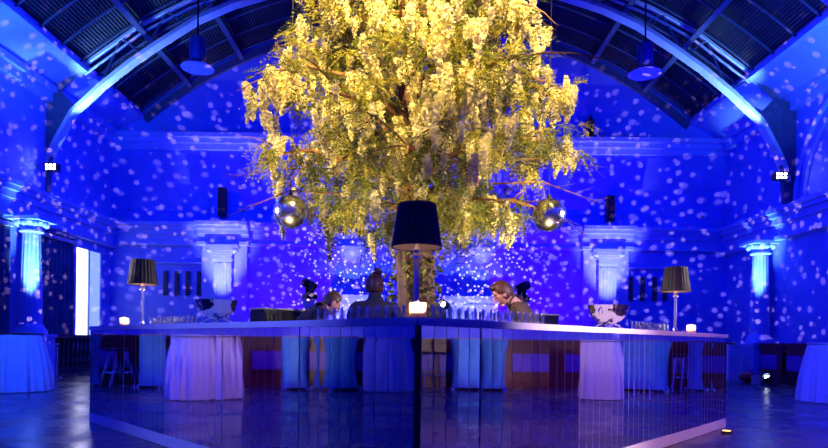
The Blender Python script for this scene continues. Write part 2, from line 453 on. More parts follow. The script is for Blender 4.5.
# tall slotted wall vents and a thin strip added for the streak of light above
for k, xs in enumerate(((-8.3, -7.93, -7.56, -7.19), (7.2, 7.6, 8.0, 8.35))):
    lab = ('left', 'right')[k]
    for i, x in enumerate(xs):
        t = thing('wall_vent', '%s of four tall black slots, %s end of far wall' % (('first', 'second', 'third', 'fourth')[i] + ' from the left', lab), 'vent', (x, YB, 2.45), 0, 'tall slots in the far wall, ' + lab)
        MB().box(-.07, .07, -.05, 0, 0, .8).build('vent_frame', M['black'], t)
        b = MB()
        for j in range(9): b.box(-.055, .055, -.065, -.04, .05 + j * .085, .09 + j * .085)
        b.build('louvre', M['bracket'], t)
    struct(MB().box(xs[0] - .6, xs[-1] + .3, YB - .09, YB, 3.5, 3.56).build('trim_%d' % (15 + k), M['trim']))

# ------------------------------------------------------------------ columns and pilasters
def column(x, y, lab, rz=0, r=.24):
    t = thing('column', lab, 'column', (x, y, 0), rz)
    b = MB(); b.box(-.4, .4, -.4, .4, 0, 1.0); b.box(-.44, .44, -.44, .44, 1.0, 1.08); b.build('pedestal', M['trim'], t)
    fl = lambda th, z, q: q - .022 * max(0, math.cos(th * 16)) if 1.3 < z < 3.62 else q
    MB().lathe([(.38, 1.08), (.38, 1.14), (.35, 1.2), (.31, 1.26), (.30, 1.31), (r + .02, 1.33), (r + .01, 2.3), (r - .03, 3.6), (r - .03, 3.63)], 64, rf=fl).build('shaft', M['trim'], t, True)
    b = MB(); b.lathe([(r - .03, 3.63), (r + .04, 3.66), (r + .04, 3.7), (r - .01, 3.72), (r + .03, 3.82), (r + .10, 3.9), (r + .02, 3.93)], 32)
    for k in range(8):
        a = k * PI / 4
        b.ell((.33 * math.cos(a), .33 * math.sin(a), 3.88), (.08, .08, .10), 8, 6)
    b.box(-.42, .42, -.42, .42, 3.93, 4.02)
    b.build('capital', M['trim'], t, True)
    return t
column(-9.74, 15.67, 'fluted column at the left wall between the two navy curtains')
column(10.05, 17.95, 'fluted column at the right wall lit white from below')
def pilaster(x, lab):
    t = thing('pilaster', lab, 'pilaster', (x, YB - .022, 0), 0, 'pilasters on the far wall')
    b = MB(); b.box(-.75, .75, -.12, 0, 0, 4.1); b.build('back_panel', M['trim'], t)
    b = MB(); b.box(-.42, .42, -.36, -.12, 0, 1.0); b.build('pedestal', M['trim'], t)
    b = MB(); b.box(-.29, .29, -.3, -.12, 1.0, 3.6)
    for k in range(5): b.box(-.25 + k * .11, -.19 + k * .11, -.32, -.3, 1.15, 3.5)
    b.build('shaft', M['trim'], t)
    b = MB(); b.box(-.32, .32, -.35, -.12, 3.6, 3.66)
    b.bm.verts.ensure_lookup_table()
    for z, w in ((3.66, .3), (3.74, .34), (3.82, .4), (3.9, .47)): b.box(-w, w, -.36 - (w - .3) * .6, -.12, z, z + .08)
    for q in (-.42, .42): b.ell((q, -.42, 3.93), (.1, .07, .1), 10, 8)
    b.box(-.52, .52, -.48, -.12, 3.98, 4.1); b.build('capital', M['trim'], t)
pilaster(-6.32, 'white pilaster on the far wall behind the left silver bowl')
pilaster(-2.1, 'white pilaster on the far wall just left of the tree trunk')
pilaster(2.17, 'white pilaster on the far wall between trunk and right bartender')
pilaster(6.34, 'white pilaster on the far wall behind the right silver bowl')

# ------------------------------------------------------------------ trusses
LOW = [(10.2, 5.5), (10.12, 5.9), (9.92, 6.35), (9.45, 7.2), (8.65, 7.95), (7.85, 8.6), (7.1, 9.12), (6.08, 9.78), (5.1, 10.22), (3.4, 10.75), (1.7, 11.05), (0, 11.15)]
LOW = LOW + [(-x, z) for x, z in LOW[-2::-1]]
def truss(y, lab):
    t = thing('roof_truss', lab, 'truss', (0, y, 0), 0, 'arched roof trusses')
    def band(pts, w, h):
        b = MB(); rings = []
        for i, (x, z) in enumerate(pts):
            p = Vector((x, 0, z)); q0 = pts[max(0, i - 1)]; q1 = pts[min(len(pts) - 1, i + 1)]
            tn = Vector((q1[0] - q0[0], 0, q1[1] - q0[1])).normalized(); nn = Vector((-tn.z, 0, tn.x))
            rings.append([b.v(p + nn * a + Vector((0, c, 0))) for a, c in ((-h, -w), (h, -w), (h, w), (-h, w))])
        for r0, r1 in zip(rings, rings[1:]):
            for k in range(4): b.face([r0[k], r0[(k + 1) % 4], r1[(k + 1) % 4], r1[k]])
        b.face(rings[0]); b.face(rings[-1][::-1]); return b
    band(LOW, .15, .05).build('bottom_chord', M['steel'], t)
    UP = [(9.3, 8.42), (8.5, 9.0), (7.67, 9.62), (6.4, 10.28), (4.9, 10.86), (2.5, 11.42), (0, 11.6)]
    UP = UP + [(-x, z) for x, z in UP[-2::-1]]
    band(UP, .06, .035).build('top_chord', M['steel'], t)
    IN = [(x * .985, z - .17) for x, z in UP]
    band(IN, .03, .02).build('tie_bar', M['steel'], t)
    def at(pl, x):
        for (x0, z0), (x1, z1) in zip(pl, pl[1:]):
            if x1 <= x <= x0: return z0 + (z1 - z0) * (x0 - x) / (x0 - x1 + 1e-9)
        return pl[0][1]
    b = MB(); xs = [9.2 - i * .62 for i in range(30)]
    for i, x in enumerate(xs[:-1]):
        x2 = xs[i + 1]
        p, q = ((x, at(UP, x)), (x2, at(LOW, x2))) if i % 2 == 0 else ((x, at(LOW, x)), (x2, at(UP, x2)))
        b.tube([(p[0], 0, p[1]), (q[0], 0, q[1])], .035, 4)
    b.build('web', M['rafter'], t)
    for s in (-1, 1):
        b = MB(); b.prism([(s * 10.4, 4.9), (s * 10.12, 4.95), (s * 10.06, 5.9), (s * 9.8, 6.6), (s * 9.4, 7.35), (s * 9.85, 7.8), (s * 10.4, 7.75)], -.09, .09); b.tube([(s * 9.9, 0, 7.8), (s * 9.3, 0, 8.4)], .09, 4)
        b.build('bracket', M['bracket'], t)
truss(17.0, 'arched steel roof truss nearest the far wall, lit white at both feet')
truss(12.6, 'arched steel roof truss over the tree, cut by the picture top')
for s in (-1, 1):
    t = thing('flood_light', 'small flood light glowing on the foot of the truss, %s wall' % ('left' if s < 0 else 'right'), 'flood light', (s * 9.75, 16.55, 5.55))
    MB().box(-.16, .16, -.1, .1, -.1, .1).build('housing', M['black'], t)
    b = MB()
    for i in range(3):
        for j in range(2): b.ell((-.1 + i * .1, -.1, -.045 + j * .09), (.035, .02, .035), 8, 6)
    b.build('lens', M['lens'], t)
    MB().tube([(s * .05, 0, 0), (s * .3, .1, .12), (s * .34, .3, .2)], .03, 6).build('arm', M['black'], t)

# ------------------------------------------------------------------ pendant lamps
def pendant(x, lab):
    z = 7.25; t = thing('pendant_lamp', lab, 'pendant lamp', (x, 14.2, z), 0, 'big saucer pendant lamps')
    MB().lathe([(0, .02), (.2, .05), (.36, .0), (.37, -.02), (.34, -.015), (0, -.03)], 40).build('reflector', M['steel'], t, True)
    b = MB(); b.lathe([(0, .12), (.15, .12), (.16, .16), (.16, .62), (.13, .68), (0, .68)], 24)
    for k in range(6):
        a = k * PI / 3; b.tube([(.175 * math.cos(a), .175 * math.sin(a), .1), (.175 * math.cos(a), .175 * math.sin(a), .66)], .014, 5)
    b.build('housing', M['rafter'], t, True)
    MB().lathe([(.09, .02), (.09, .13)], 16).build('neck', M['steel'], t, True)
    MB().tube([(0, 0, .66), (0, 0, roof(x) - z - .25)], .02, 6).build('rod', M['black'], t)
pendant(-5.06, 'saucer shaped pendant lamp hanging left of the tree')
pendant(5.24, 'saucer shaped pendant lamp hanging right of the tree')

# dark wall speakers
for x, z, h, lab in ((-6.4, 5.05, .95, 'dark slim speaker on the upper far wall, left of the tree'), (6.44, 5.05, .85, 'dark slim speaker on the upper far wall, right of the tree')):
    t = thing('wall_speaker', lab, 'speaker', (x, YB, z))
    MB().box(-.12, .12, -.28, -.05, 0, h).build('cabinet', M['black'], t); MB().box(-.04, .04, -.06, .0, .3, .5).build('wall_bracket', M['black'], t)
    MB().box(-.1, .1, -.295, -.275, .04, h - .04).build('grille', M['blackfab'], t)
t = thing('lantern', 'small dark lantern standing on the far cornice right of the tree', 'lantern', (5.75, YB - .2, 7.8))
MB().lathe([(0, 0), (.16, 0), (.16, .06), (.11, .1), (.13, .5), (.15, .52), (.06, .66), (.03, .74), (0, .76)], 8).build('body', M['black'], t)

# ------------------------------------------------------------------ curtains at the left wall
def curtain(y0, y1, lab):
    t = thing('curtain', lab, 'curtain', (-9.95, (y0 + y1) / 2, 0)); h = (y1 - y0) / 2
    b = MB(); n = int((y1 - y0) * 60); rows = []
    for z in (.012, 1.1, 2.0, 3.0, 3.7):
        rows.append([b.v((.07 * math.sin(i * .52 + .4 * math.sin(i * .11)) * (1 - .3 * (z > 3.5)), -h + 2 * h * i / n, z)) for i in range(n + 1)])
    for r0, r1 in zip(rows, rows[1:]):
        for i in range(n): b.face([r0[i], r0[i + 1], r1[i + 1], r1[i]])
    o = b.build('drape', M['curtain'], t, True); o.modifiers.new('thick', 'SOLIDIFY').thickness = .01
    b = MB(); k = 0; y = -h
    while y < h: b.box(-.05, .1, y, min(h, y + .085), 3.7, 3.8); y += .11
    b.build('heading', M['tape'], t)
    b = MB(); b.tube([(.02, -h, 3.84), (.02, h, 3.84)], .03, 8)
    for q in (-h + .1, h - .1): b.box(-.2, .02, q - .02, q + .02, 3.81, 3.86)
    b.build('rail', M['black'], t)
curtain(16.2, 18.0, 'navy curtain hanging between the left column and the bright opening')
curtain(12.8, 15.15, 'navy curtain at the left picture edge, beyond the column')
# balustrade in front of them
t = thing('balustrade', 'dark wooden balustrade along the left wall below the curtains', 'balustrade', (-9.6, 17.3, 0))
MB().box(-.09, .09, -2.3, 2.3, .98, 1.08).build('rail', M['darkwood'], t); MB().box(-.08, .08, -2.3, 2.3, 0, .2).build('plinth', M['darkwood'], t)
for i in range(21):
    MB().lathe([(.045, .2), (.06, .26), (.035, .36), (.06, .52), (.04, .7), (.045, .86), (.06, .9), (.06, .98)], 10, (0, -2.2 + i * .22, 0)).build('baluster', M['darkwood'], t, True)
t = thing('barrier_post', 'slim chrome barrier post standing before the dark balustrade', 'barrier post', (-8.85, 15.3, 0))
MB().lathe([(0, 0), (.15, 0), (.15, .02), (.05, .05), (.0, .06)], 24).build('base', M['chrome'], t, True)
MB().tube([(0, 0, .03), (0, 0, .8)], .026, 12).build('pole', M['steel'], t, True)
MB().lathe([(.03, .76), (.045, .78), (.045, .84), (0, .87)], 16).build('cap', M['chrome'], t, True)
t = thing('plinth', 'plain white plinth standing beside the right end of the bar', 'plinth', (9.22, 17.9, 0))
MB().box(-.19, .19, -.19, .19, 0, 1.0).build('body', M['plinth'], t); MB().box(-.2, .2, -.2, .2, 1.0, 1.03).build('top', M['plinth'], t)

# ------------------------------------------------------------------ round tables under white cloths
def cloth_table(x, y, lab, seed, top='cloth'):
    rnd = random.Random(seed); p1, p2 = rnd.random() * 6, rnd.random() * 6
    t = thing('cocktail_table', lab, 'table', (x, y, 0), rnd.random() * 6, 'tall round tables in white cloths')
    def rf(th, z, r):
        d = max(0, 1.04 - z)
        return r + .055 * min(1, d * 1.6) * (.6 * math.sin(14 * th + p1 + .6 * math.sin(3 * th)) + .4 * math.sin(23 * th + p2)) 
    MB().lathe([(.555, .012), (.545, .2), (.51, .45), (.46, .75), (.425, .95), (.41, 1.03), (.40, 1.05), (.2, 1.052), (0, 1.052)], 120, rf=rf).build('tablecloth', M['cloth'], t, True)
    MB().lathe([(0, 1.054), (.39, 1.054), (.42, 1.06), (.42, 1.075), (.40, 1.08), (0, 1.08)], 48).build('table_top', M['black'] if top == 'black' else M['cloth'], t, True)
    MB().lathe([(.3, 0), (.3, .03), (.05, .05), (.04, 1.04)], 20).build('pedestal', M['chrome'], t, True)
    return t
cloth_table(-7.38, 11.5, 'round table in a white cloth with dark top, left of the bar', 1, 'black')
cloth_table(7.62, 11.2, 'round table in a white cloth, right of the bar', 2)
cloth_table(-7.03, 7.32, 'round table in a white cloth mirrored in the left bar front', 3)
cloth_table(7.75, 7.76, 'round table in a white cloth mirrored in the right bar front', 4)
cloth_table(-9.3, 4.1, 'blue lit round table in a cloth mirrored left of the bar corner', 5)
# stretch covered tables and wire stools seen only in the mirrors
def stretch_table(x, y, lab, rz=0):
    t = thing('stretch_table', lab, 'table', (x, y, 0), rz, 'stretch covered tables seen in the bar mirrors')
    rf = lambda th, z, r: r + .05 * max(0, 1 - z / .4) * math.cos(4 * th)
    MB().lathe([(.32, .05), (.31, .2), (.29, .45), (.29, .65), (.31, .85), (.35, 1.0), (.36, 1.06)], 64, rf=rf).build('cover', M['teal'], t, True)
    MB().lathe([(0, 1.06), (.36, 1.06), (.365, 1.08), (.36, 1.1), (0, 1.1)], 48).build('table_top', M['acrylic'], t, True)
    for k in range(4):
        a = k * PI / 2; MB().lathe([(0, 0), (.05, 0), (.05, .03), (.03, .08), (0, .09)], 12, (.40 * math.cos(a), .40 * math.sin(a), 0)).build('foot', M['chrome'], t, True)
for i, (x, y, lab) in enumerate(((9.7, 4.6, 'pale blue stretch covered table mirrored right beside the bar corner'), (9.6, 6.0, 'pale blue stretch covered table mirrored before the dark red panelling'),
        (-9.5, 6.15, 'pale blue stretch covered table mirrored left of the black post'), (-9.55, 5.2, 'pale blue stretch covered table mirrored beside the blue cloth'),
        (-9.4, 9.2, 'pale blue stretch covered table mirrored left of the white cloth'), (-9.5, 10.6, 'pale blue stretch covered table mirrored at the left bar end'),
        (9.5, 9.3, 'pale blue stretch covered table mirrored right of the white cloth'), (9.5, 10.6, 'pale blue stretch covered table mirrored at the right bar end'))):
    stretch_table(x + (.3 if x < 0 else 0), y, lab, i)
def stool(x, y, lab, rz):
    t = thing('bar_stool', lab, 'stool', (x, y, 0), rz, 'chrome stools seen in the bar mirrors')
    MB().lathe([(0, .74), (.17, .74), (.19, .77), (.17, .8), (0, .8)], 28).build('seat', M['black'], t, True)
    for k in range(4):
        a = PI / 4 + k * PI / 2
        MB().tube([(.10 * math.cos(a), .10 * math.sin(a), .74), (.26 * math.cos(a + .5), .26 * math.sin(a + .5), 0.012)], .012, 6).build('leg', M['chrome'], t, True)
    MB().tube([(.18 * math.cos(q), .18 * math.sin(q), .3) for q in [k * PI / 12 for k in range(25)]], .01, 5).build('foot_ring', M['chrome'], t, True)
stool(9.6, 5.3, 'chrome legged stool mirrored between two pale blue tables', .3)
stool(9.45, 9.95, 'chrome legged stool mirrored near the right bar end', .7)
stool(-9.0, 9.85, 'chrome legged stool mirrored near the left bar end', .2)

# ------------------------------------------------------------------ the mirrored bar: a square set corner-on
c0 = Vector((0.02, 3.35, 0)); EL = Vector((-3.91, 7.45, 0)); ER = Vector((3.88, 7.65, 0)); L1, L2 = (EL - c0).length, (ER - c0).length
bar = thing('bar_counter', 'square mirror-clad bar with white top, corner towards the viewer, round the tree', 'bar', (c0.x, c0.y, 0))
dL = (EL - c0).normalized(); dR = (ER - c0).normalized()
def wing(origin, d, nrm, length, mods, yaw):
    """mirror modules along d; nrm points out of the bar"""
    s0 = .02; total = length - .04
    for k in range(len(mods) - 1):
        a = s0 + total * mods[k]; e = s0 + total * mods[k + 1] - .006
        ang = yaw[k % len(yaw)]; n = max(3, round((e - a) / .118)); b = MB()
        mid = origin + d * ((a + e) / 2)
        rot = Matrix.Translation(mid) @ Matrix.Rotation(R(ang), 4, 'Z') @ Matrix.Translation(-mid)
        for i in range(n):
            u0 = a + (e - a) * i / n + .003; u1 = a + (e - a) * (i + 1) / n - .003
            j = random.uniform(-.0006, .0006)
            for m0, q0, q1, z0, z1, off, mi in ((0, u0, u1, .112, 1.104, .0, 0),):
                pts = [origin + d * q + nrm * (off + (j if q == q0 else -j)) + Vector((0, 0, z)) for q, z in ((q0, z0), (q1, z0), (q1, z1), (q0, z1))]
                b.quad(*[rot @ p for p in pts], mi=0)
                r = [p - nrm * .008 for p in pts]
                for x, y in ((0, 1), (1, 2), (2, 3), (3, 0)): b.quad(rot @ pts[x], rot @ pts[y], rot @ r[y], rot @ r[x], mi=1)
        o0 = origin - nrm * .012
        pts = [o0 + d * q + Vector((0, 0, z)) for q, z in ((a, .11), (e, .11), (e, 1.105), (a, 1.105))]; r = [p - nrm * .03 for p in pts]
        b.quad(*[rot @ p for p in pts], mi=1); b.quad(*[rot @ p for p in r[::-1]], mi=1)
        for x, y in ((0, 1), (1, 2), (2, 3), (3, 0)): b.quad(rot @ pts[x], rot @ pts[y], rot @ r[y], rot @ r[x], mi=1)
        b.build('mirror_panel', [M['mirror'], M['mirrorback']], bar)
    def slab(q0, q1, n0, n1, z0, z1):
        P = [origin + d * q + nrm * nn + Vector((0, 0, z)) for z in (z0, z1) for nn in (n0, n1) for q in (q0, q1)]
        b = MB(); V = [b.v(p) for p in P]
        for f in ((0, 2, 3, 1), (4, 5, 7, 6), (0, 1, 5, 4), (2, 6, 7, 3), (0, 4, 6, 2), (1, 3, 7, 5)): b.face([V[i] for i in f])
        return b
    slab(.0, length, -.60, .012, 1.106, 1.15).build('counter_top', M['lam'], bar)
    slab(.02, length - .02, -.04, .006, 0.004, .11).build('kickboard', M['lam'], bar)
    slab(.3, length - .6, -.58, -.55, .1, 1.1).build('back_shelf', M['black'], bar)
O = Vector((0, 0, 0)); nL = Vector((-dL.y, dL.x, 0)); nR = Vector((dR.y, -dR.x, 0)); nL = -nL if nL.y > 0 else nL; nR = -nR if nR.y > 0 else nR
wing(O, dL, nL, L1, (0, .2, .4, .6, .8, 1), (.25, -.5, .35, -.6, .3))
wing(O, dR, nR, L2, (0, .1, .325, .55, .775, 1), (1.6, -.3, .45, -.5, .35))
wing(dL * L1, dR, -nR, L2, (0, .25, .5, .75, 1), (0, .3, -.2))
wing(dR * L2, dL, -nL, L1, (0, .25, .5, .75, 1), (0, -.3, .2))
for p in (O + Vector((0, .02, 0)), dL * L1 + Vector((.02, 0, 0)), dR * L2 + Vector((-.02, 0, 0)), dL * L1 + dR * L2 - Vector((0, .02, 0))):
    MB().box(-.012, .012, -.012, .012, .0, 1.105, 0, Matrix.Translation(p) @ Matrix.Rotation(PI / 4, 4, 'Z')).build('corner_post', M['black'], bar)
def on(px, o):
    """a place on the bar top: o metres back from the front edge, in the given direction from the viewer"""
    t = (px - 414) / 617; d, n = (dL, nL) if px < 414 else (dR, nR); q = c0 - n * o
    s = (t * q.y - q.x) / (d.x - t * d.y)
    return (q.x + d.x * s, q.y + d.y * s, 1.151)

# ------------------------------------------------------------------ things on the bar
def table_lamp(loc, lab, bulb):
    t = thing('table_lamp', lab, 'lamp', loc, 0, 'black shaded lamps on the bar')
    MB().lathe([(0, 0), (.075, 0), (.078, .01), (.06, .02), (.03, .03), (.028, .05), (0, .05)], 28).build('base', M['chrome'], t, True)
    b = MB(); b.lathe([(.019, .04), (.019, .40), (0, .40)], 4); b.build('column', M['acrylic'] if 'middle' not in lab else M['steel'], t)
    MB().lathe([(.02, .40), (.034, .41), (.034, .425), (.016, .44), (.03, .455), (.016, .475), (.012, .52), (0, .52)], 16).build('knob', M['chrome'], t, True)
    pl = lambda th, z, r: r + .0035 * math.sin(th * 24)
    b = MB(); b.lathe([(.162, .47), (.16, .48), (.122, .735), (.121, .75)], 184, rf=pl); b.build('lamp_shade', M['shade'], t, True)
    b = MB(); b.lathe([(.156, .474), (.117, .745)], 48); b.build('lining', M['shadein'], t, True)
    MB().lathe([(0, .52), (.02, .53), (.028, .57), (.02, .6), (0, .61)], 14).build('bulb', M['wax'], t, True)
    if bulb: lamp('POINT', (loc[0], loc[1], loc[2] + .68), bulb, (1, .6, .35), .03)
    return t
table_lamp((0.01, 3.98, 1.151), 'black shaded lamp on the bar corner in front of the trunk, middle of three', 0.6)
table_lamp(on(142, .28), 'black shaded lamp at the left end of the bar', 1.6)
table_lamp(on(675, .28), 'black shaded lamp at the right end of the bar', 1.6)
def candle(loc, lab):
    t = thing('candle', lab, 'candle', loc, 0, 'lit candles on the bar')
    b = MB(); b.lathe([(0, 0), (.045, 0), (.047, .005), (.048, .082), (.046, .086)], 32); b.lathe([(0, .03), (.046, .03)], 32)
    b.build('wax_body', M['wax'], t, True)
    MB().tube([(0, 0, .031), (.001, 0, .068)], .0015, 5).build('wick', M['black'], t)
    MB().lathe([(0, .062), (.006, .07), (.007, .078), (.003, .092), (0, .1)], 12).build('flame', M['flame'], t, True)
    lamp('POINT', (loc[0], loc[1], loc[2] + .058), 3.2, (1, .5, .22), .006)
candle((0.02, 3.5, 1.151), 'lit cream pillar candle on the bar corner below the middle lamp')
candle(on(124, .1), 'lit cream candle at the left end of the bar top')
candle(on(691, .1), 'lit cream candle at the right end of the bar top')
def bowl(loc, lab):
    t = thing('silver_bowl', lab, 'bowl', loc, random.random(), 'silver bowls on the bar')
    sc = lambda th, z, r: r * (1 + .03 * abs(math.sin(th * 6)) * (z > .07))
    MB().lathe([(0, .045), (.05, .046), (.10, .065), (.145, .11), (.168, .165), (.176, .21), (.181, .214), (.178, .208), (.162, .165), (.14, .115), (.095, .072), (0, .055)], 72, rf=sc).build('bowl_body', M['silver'], t, True)
    for k in range(4):
        a = PI / 4 + k * PI / 2; u = Vector((math.cos(a), math.sin(a), 0))
        b = MB(); b.tube([u * .06 + Vector((0, 0, .05)), u * .10 + Vector((0, 0, .04)), u * .115 + Vector((0, 0, .02)), u * .12 + Vector((0, 0, .012))], [.016, .014, .011, .014], 10)
        b.ell(u * .122 + Vector((0, 0, .013)), (.02, .02, .013), 10, 8); b.build('foot', M['silver'], t, True)
    for k in range(2):
        a = k * PI; u = Vector((math.cos(a), math.sin(a), 0)); w = Vector((0, 0, 1))
        MB().tube([u * (.165 + .035 * math.sin(q)) + w * (.15 + .03 * math.cos(q)) for q in [PI * i / 8 for i in range(9)]], .006, 6).build('handle', M['silver'], t, True)
bowl(on(216, .22), 'polished silver bowl on little feet, left side of the bar')
bowl(on(608, .22), 'polished silver bowl on little feet, right side of the bar')
g0 = None
def tumbler():
    t = thing('glass_tumbler', 'glass', 'glass')
    MB().lathe([(0, 0), (.026, 0), (.028, .004), (.031, .08), (.0305, .081), (.029, .08), (.026, .012), (0, .01)], 20).build('glass_body', M['glass'], t, True)
    return t
def glass_row(px0, px1, rows, lab, grp):
    global g0
    for o in rows:
        a = Vector(on(px0, o)); e = Vector(on(px1, o)); n = max(2, int((e - a).length / .078))
        for i in range(n):
            p = a.lerp(e, i / (n - 1)) + Vector((random.uniform(-.006, .006), random.uniform(-.006, .006), 0))
            if any((p - Vector(q)).length < .13 for q in (on(142, .28), on(675, .28), (0.01, 3.98, 1.151))): continue
            if g0 is None:
                g0 = tumbler(); g0.location = p; g0['label'] = lab; g0['group'] = grp
                gm = kids(g0)[0]; gm.parent = None; gm.name = 'glass_tumbler'; gm.location = p; tag(gm, lab, 'glass', grp)
                bpy.data.objects.remove(g0); g0 = gm
            else:
                c = g0.copy(); C.objects.link(c); c.location = p; c['label'] = lab; c['group'] = grp
glass_row(400, 322, (.12, .22, .32), 'clear glass tumbler in the rows left of the middle candle', 'tumblers left of the middle candle')
glass_row(428, 540, (.12, .22, .32), 'clear glass tumbler in the rows right of the middle candle', 'tumblers right of the middle candle')
glass_row(194, 152, (.12, .22), 'clear glass tumbler in the rows between left lamp and silver bowl', 'tumblers by the left lamp')
glass_row(634, 666, (.12, .22), 'clear glass tumbler in the rows between right bowl and lamp', 'tumblers by the right lamp')

# dark bins on the far side of the bar
def bin_(loc, w, h, lab, rz):
    t = thing('ice_bin', lab, 'bin', loc, rz)
    b = MB(); b.box(-w / 2, w / 2, -.2, .2, 0, h); n = int(w / .07)
    for i in range(n): b.box(-w / 2 + .02 + i * .07, -w / 2 + .05 + i * .07, -.215, -.2, .02, h - .04)
    b.build('body', M['black'], t); MB().box(-w / 2 - .015, w / 2 + .015, -.22, .22, h, h + .025).build('rim', M['greyplastic'], t)
    return t
bin_((-2.02, 9.3, 1.151), .78, .30, 'long dark bin on the far side of the bar, left of the bartenders', R(45))
bin_((1.97, 9.45, 1.151), .30, .28, 'small dark bin on the far side of the bar, behind the brown jacket', R(-45))
t = thing('serving_jug', 'small dark jug standing behind the long dark bin', 'jug', (-1.62, 9.72, 1.151))
MB().lathe([(0, 0), (.07, 0), (.08, .1), (.05, .28), (.06, .36), (.05, .36), (.04, .28), (0, .05)], 20).build('body', M['black'], t, True)
MB().tube([(.06, 0, .32), (.12, 0, .28), (.12, 0, .16), (.075, 0, .1)], .01, 6).build('handle', M['black'], t, True)

# ------------------------------------------------------------------ plinths with moving-head lights behind the bar
def moving_head(x, y, z, lab, rz, lens=True):
    t = thing('moving_head_light', lab, 'stage light', (x, y, z), rz)
    MB().box(-.17, .17, -.15, .15, 0, .12).build('base', M['black'], t)
    b = MB(); b.box(-.17, -.12, -.06, .06, .12, .42); b.box(.12, .17, -.06, .06, .12, .42); b.box(-.17, .17, -.08, .08, .12, .17); b.build('yoke', M['black'], t)
    mt = Matrix.Translation((0, 0, .38)) @ Matrix.Rotation(R(70), 4, 'X')
    b = MB(); b.lathe([(0, -.18), (.09, -.18), (.115, -.05), (.115, .14), (.10, .2), (.085, .2), (.085, .17), (0, .17)], 24); b.build('head', M['black'], t, True, mt)
    if lens:
        b = MB(); b.lathe([(0, .176), (.083, .176)], 20); b.build('lens', M['lens'], t, False, mt)
for x, y, lab, lb in ((-2.72, 16, 'pinkish white plinth behind the left bartenders', 'dark moving-head light tilted on the plinth left of the bartenders'), (2.78, 16, 'pinkish white plinth behind the brown jacketed bartender', 'dark moving-head light on the plinth right of the bartenders')):
    t = thing('light_plinth', lab, 'plinth', (x, y, 0))
    MB().box(-.15, .15, -.15, .15, 0, 2.04).build('body', M['plinth'], t); MB().box(-.17, .17, -.17, .17, 2.04, 2.07).build('top', M['plinth'], t)
    moving_head(x, y, 2.071, lb, R(-60 if x < 0 else 100), False)
def par(x, y, z, lab, rz, tilt=50, lens='lens', sc=1):
    t = thing('par_light', lab, 'stage light', (x, y, z), rz); t.scale = (sc, sc, sc)
    mt = Matrix.Translation((0, 0, .17)) @ Matrix.Rotation(R(tilt), 4, 'X')
    MB().lathe([(0, -.14), (.07, -.13), (.10, -.02), (.105, .1), (.095, .1), (.09, .04), (0, .04)], 24).build('can', M['black'], t, True, mt)
    MB().lathe([(0, .05), (.06, .05)], 20).build('lens', M[lens], t, False, mt)
    b = MB(); b.box(-.125, -.115, -.03, .03, 0.004, .19); b.box(.115, .125, -.03, .03, 0.004, .19); b.box(-.125, .125, -.08, .08, 0, .012); b.build('yoke', M['black'], t)
par(-.55, 8.6, 1.42, 'small lit stage light left of the tree trunk', R(40), 75, 'lens', .62)
par(.42, 8.6, 1.42, 'small lit stage light right of the tree trunk', R(-40), 75, 'lens', .62)
for x, lab in ((-.55, 'slim black stand left of the trunk carrying a light'), (.42, 'slim black stand right of the trunk carrying a light')):
    t = thing('light_stand', lab, 'stand', (x, 8.6, 0))
    MB().tube([(0, 0, .02), (0, 0, 1.419)], .025, 10).build('pole', M['black'], t, True); MB().lathe([(0, 0), (.2, 0), (.2, .015), (.03, .04), (0, .04)], 24).build('base', M['black'], t, True)
# things on the floor at the right wall
par(9.05, 15.75, 0, 'small stage light on the floor by the right wall panelling', R(-70), 40)
par(-8.85, 14.6, 0, 'small stage light on the floor behind the left white table', R(70), 40)
t = thing('fabric_bag', 'crumpled red bag on the floor beside the white plinth', 'bag', (9.2, 16.9, 0))
MB().ell((0, 0, .13), (.26, .2, .14), 24, 14, lambda p: p * (1 + .12 * math.sin(7 * p.x + 3 * p.z) * math.cos(5 * p.y))).build('body', M['red'], t, True)
MB().tube([(-.1, 0, .24), (-.06, .02, .33), (.06, .02, .33), (.1, 0, .24)], .012, 6).build('handle', M['red'], t, True)
t = thing('storage_crate', 'low grey crate on the floor between red bag and stage light', 'crate', (9.2, 16.25, 0), .2)
b = MB(); b.box(-.22, .22, -.16, .16, 0, .04); b.box(-.22, .22, -.16, -.14, .04, .24); b.box(-.22, .22, .14, .16, .04, .24); b.box(-.22, -.2, -.16, .16, .04, .24); b.box(.2, .22, -.16, .16, .04, .24); b.build('body', M['greyplastic'], t)
MB().box(-.24, .24, -.18, .18, .24, .27).build('lid', M['bracket'], t)
t = thing('floor_light', 'small amber light on the floor under the right bar end', 'light', (3.62, 7.12, 0))
MB().lathe([(0, 0), (.06, 0), (.06, .02), (.05, .028), (0, .028)], 20).build('housing', M['black'], t, True); MB().lathe([(0, .03), (.045, .03)], 16).build('lens', M['amber'], t)

# ------------------------------------------------------------------ mirror balls
def mirror_ball(loc, lab):
    t = thing('mirror_ball', lab, 'mirror ball', loc, random.random(), 'mirror balls beside the tree')
    b = MB(); r = .202; m = 40
    b.ell((0, 0, 0), (r, r, r), 2 * m, m)
    o = b.build('facets', M['ball'], t, True)
    MB().ell((0, 0, 0), (.19, .19, .19), 32, 20).build('core', M['greyplastic'], t, True)
    MB().lathe([(.03, .195), (.03, .23), (.01, .25), (0, .25)], 12).build('cap', M['black'], t, True)
    MB().tube([(0, 0, .24), (0, 0, roof(loc[0]) - loc[2] - .05)], .005, 5).build('cable', M['black'], t)
mirror_ball((-1.5, 7.4, 2.55), 'mirror ball hanging left of the tree below the blossom')
mirror_ball((1.6, 7.4, 2.55), 'mirror ball hanging right of the tree, half behind blossom')

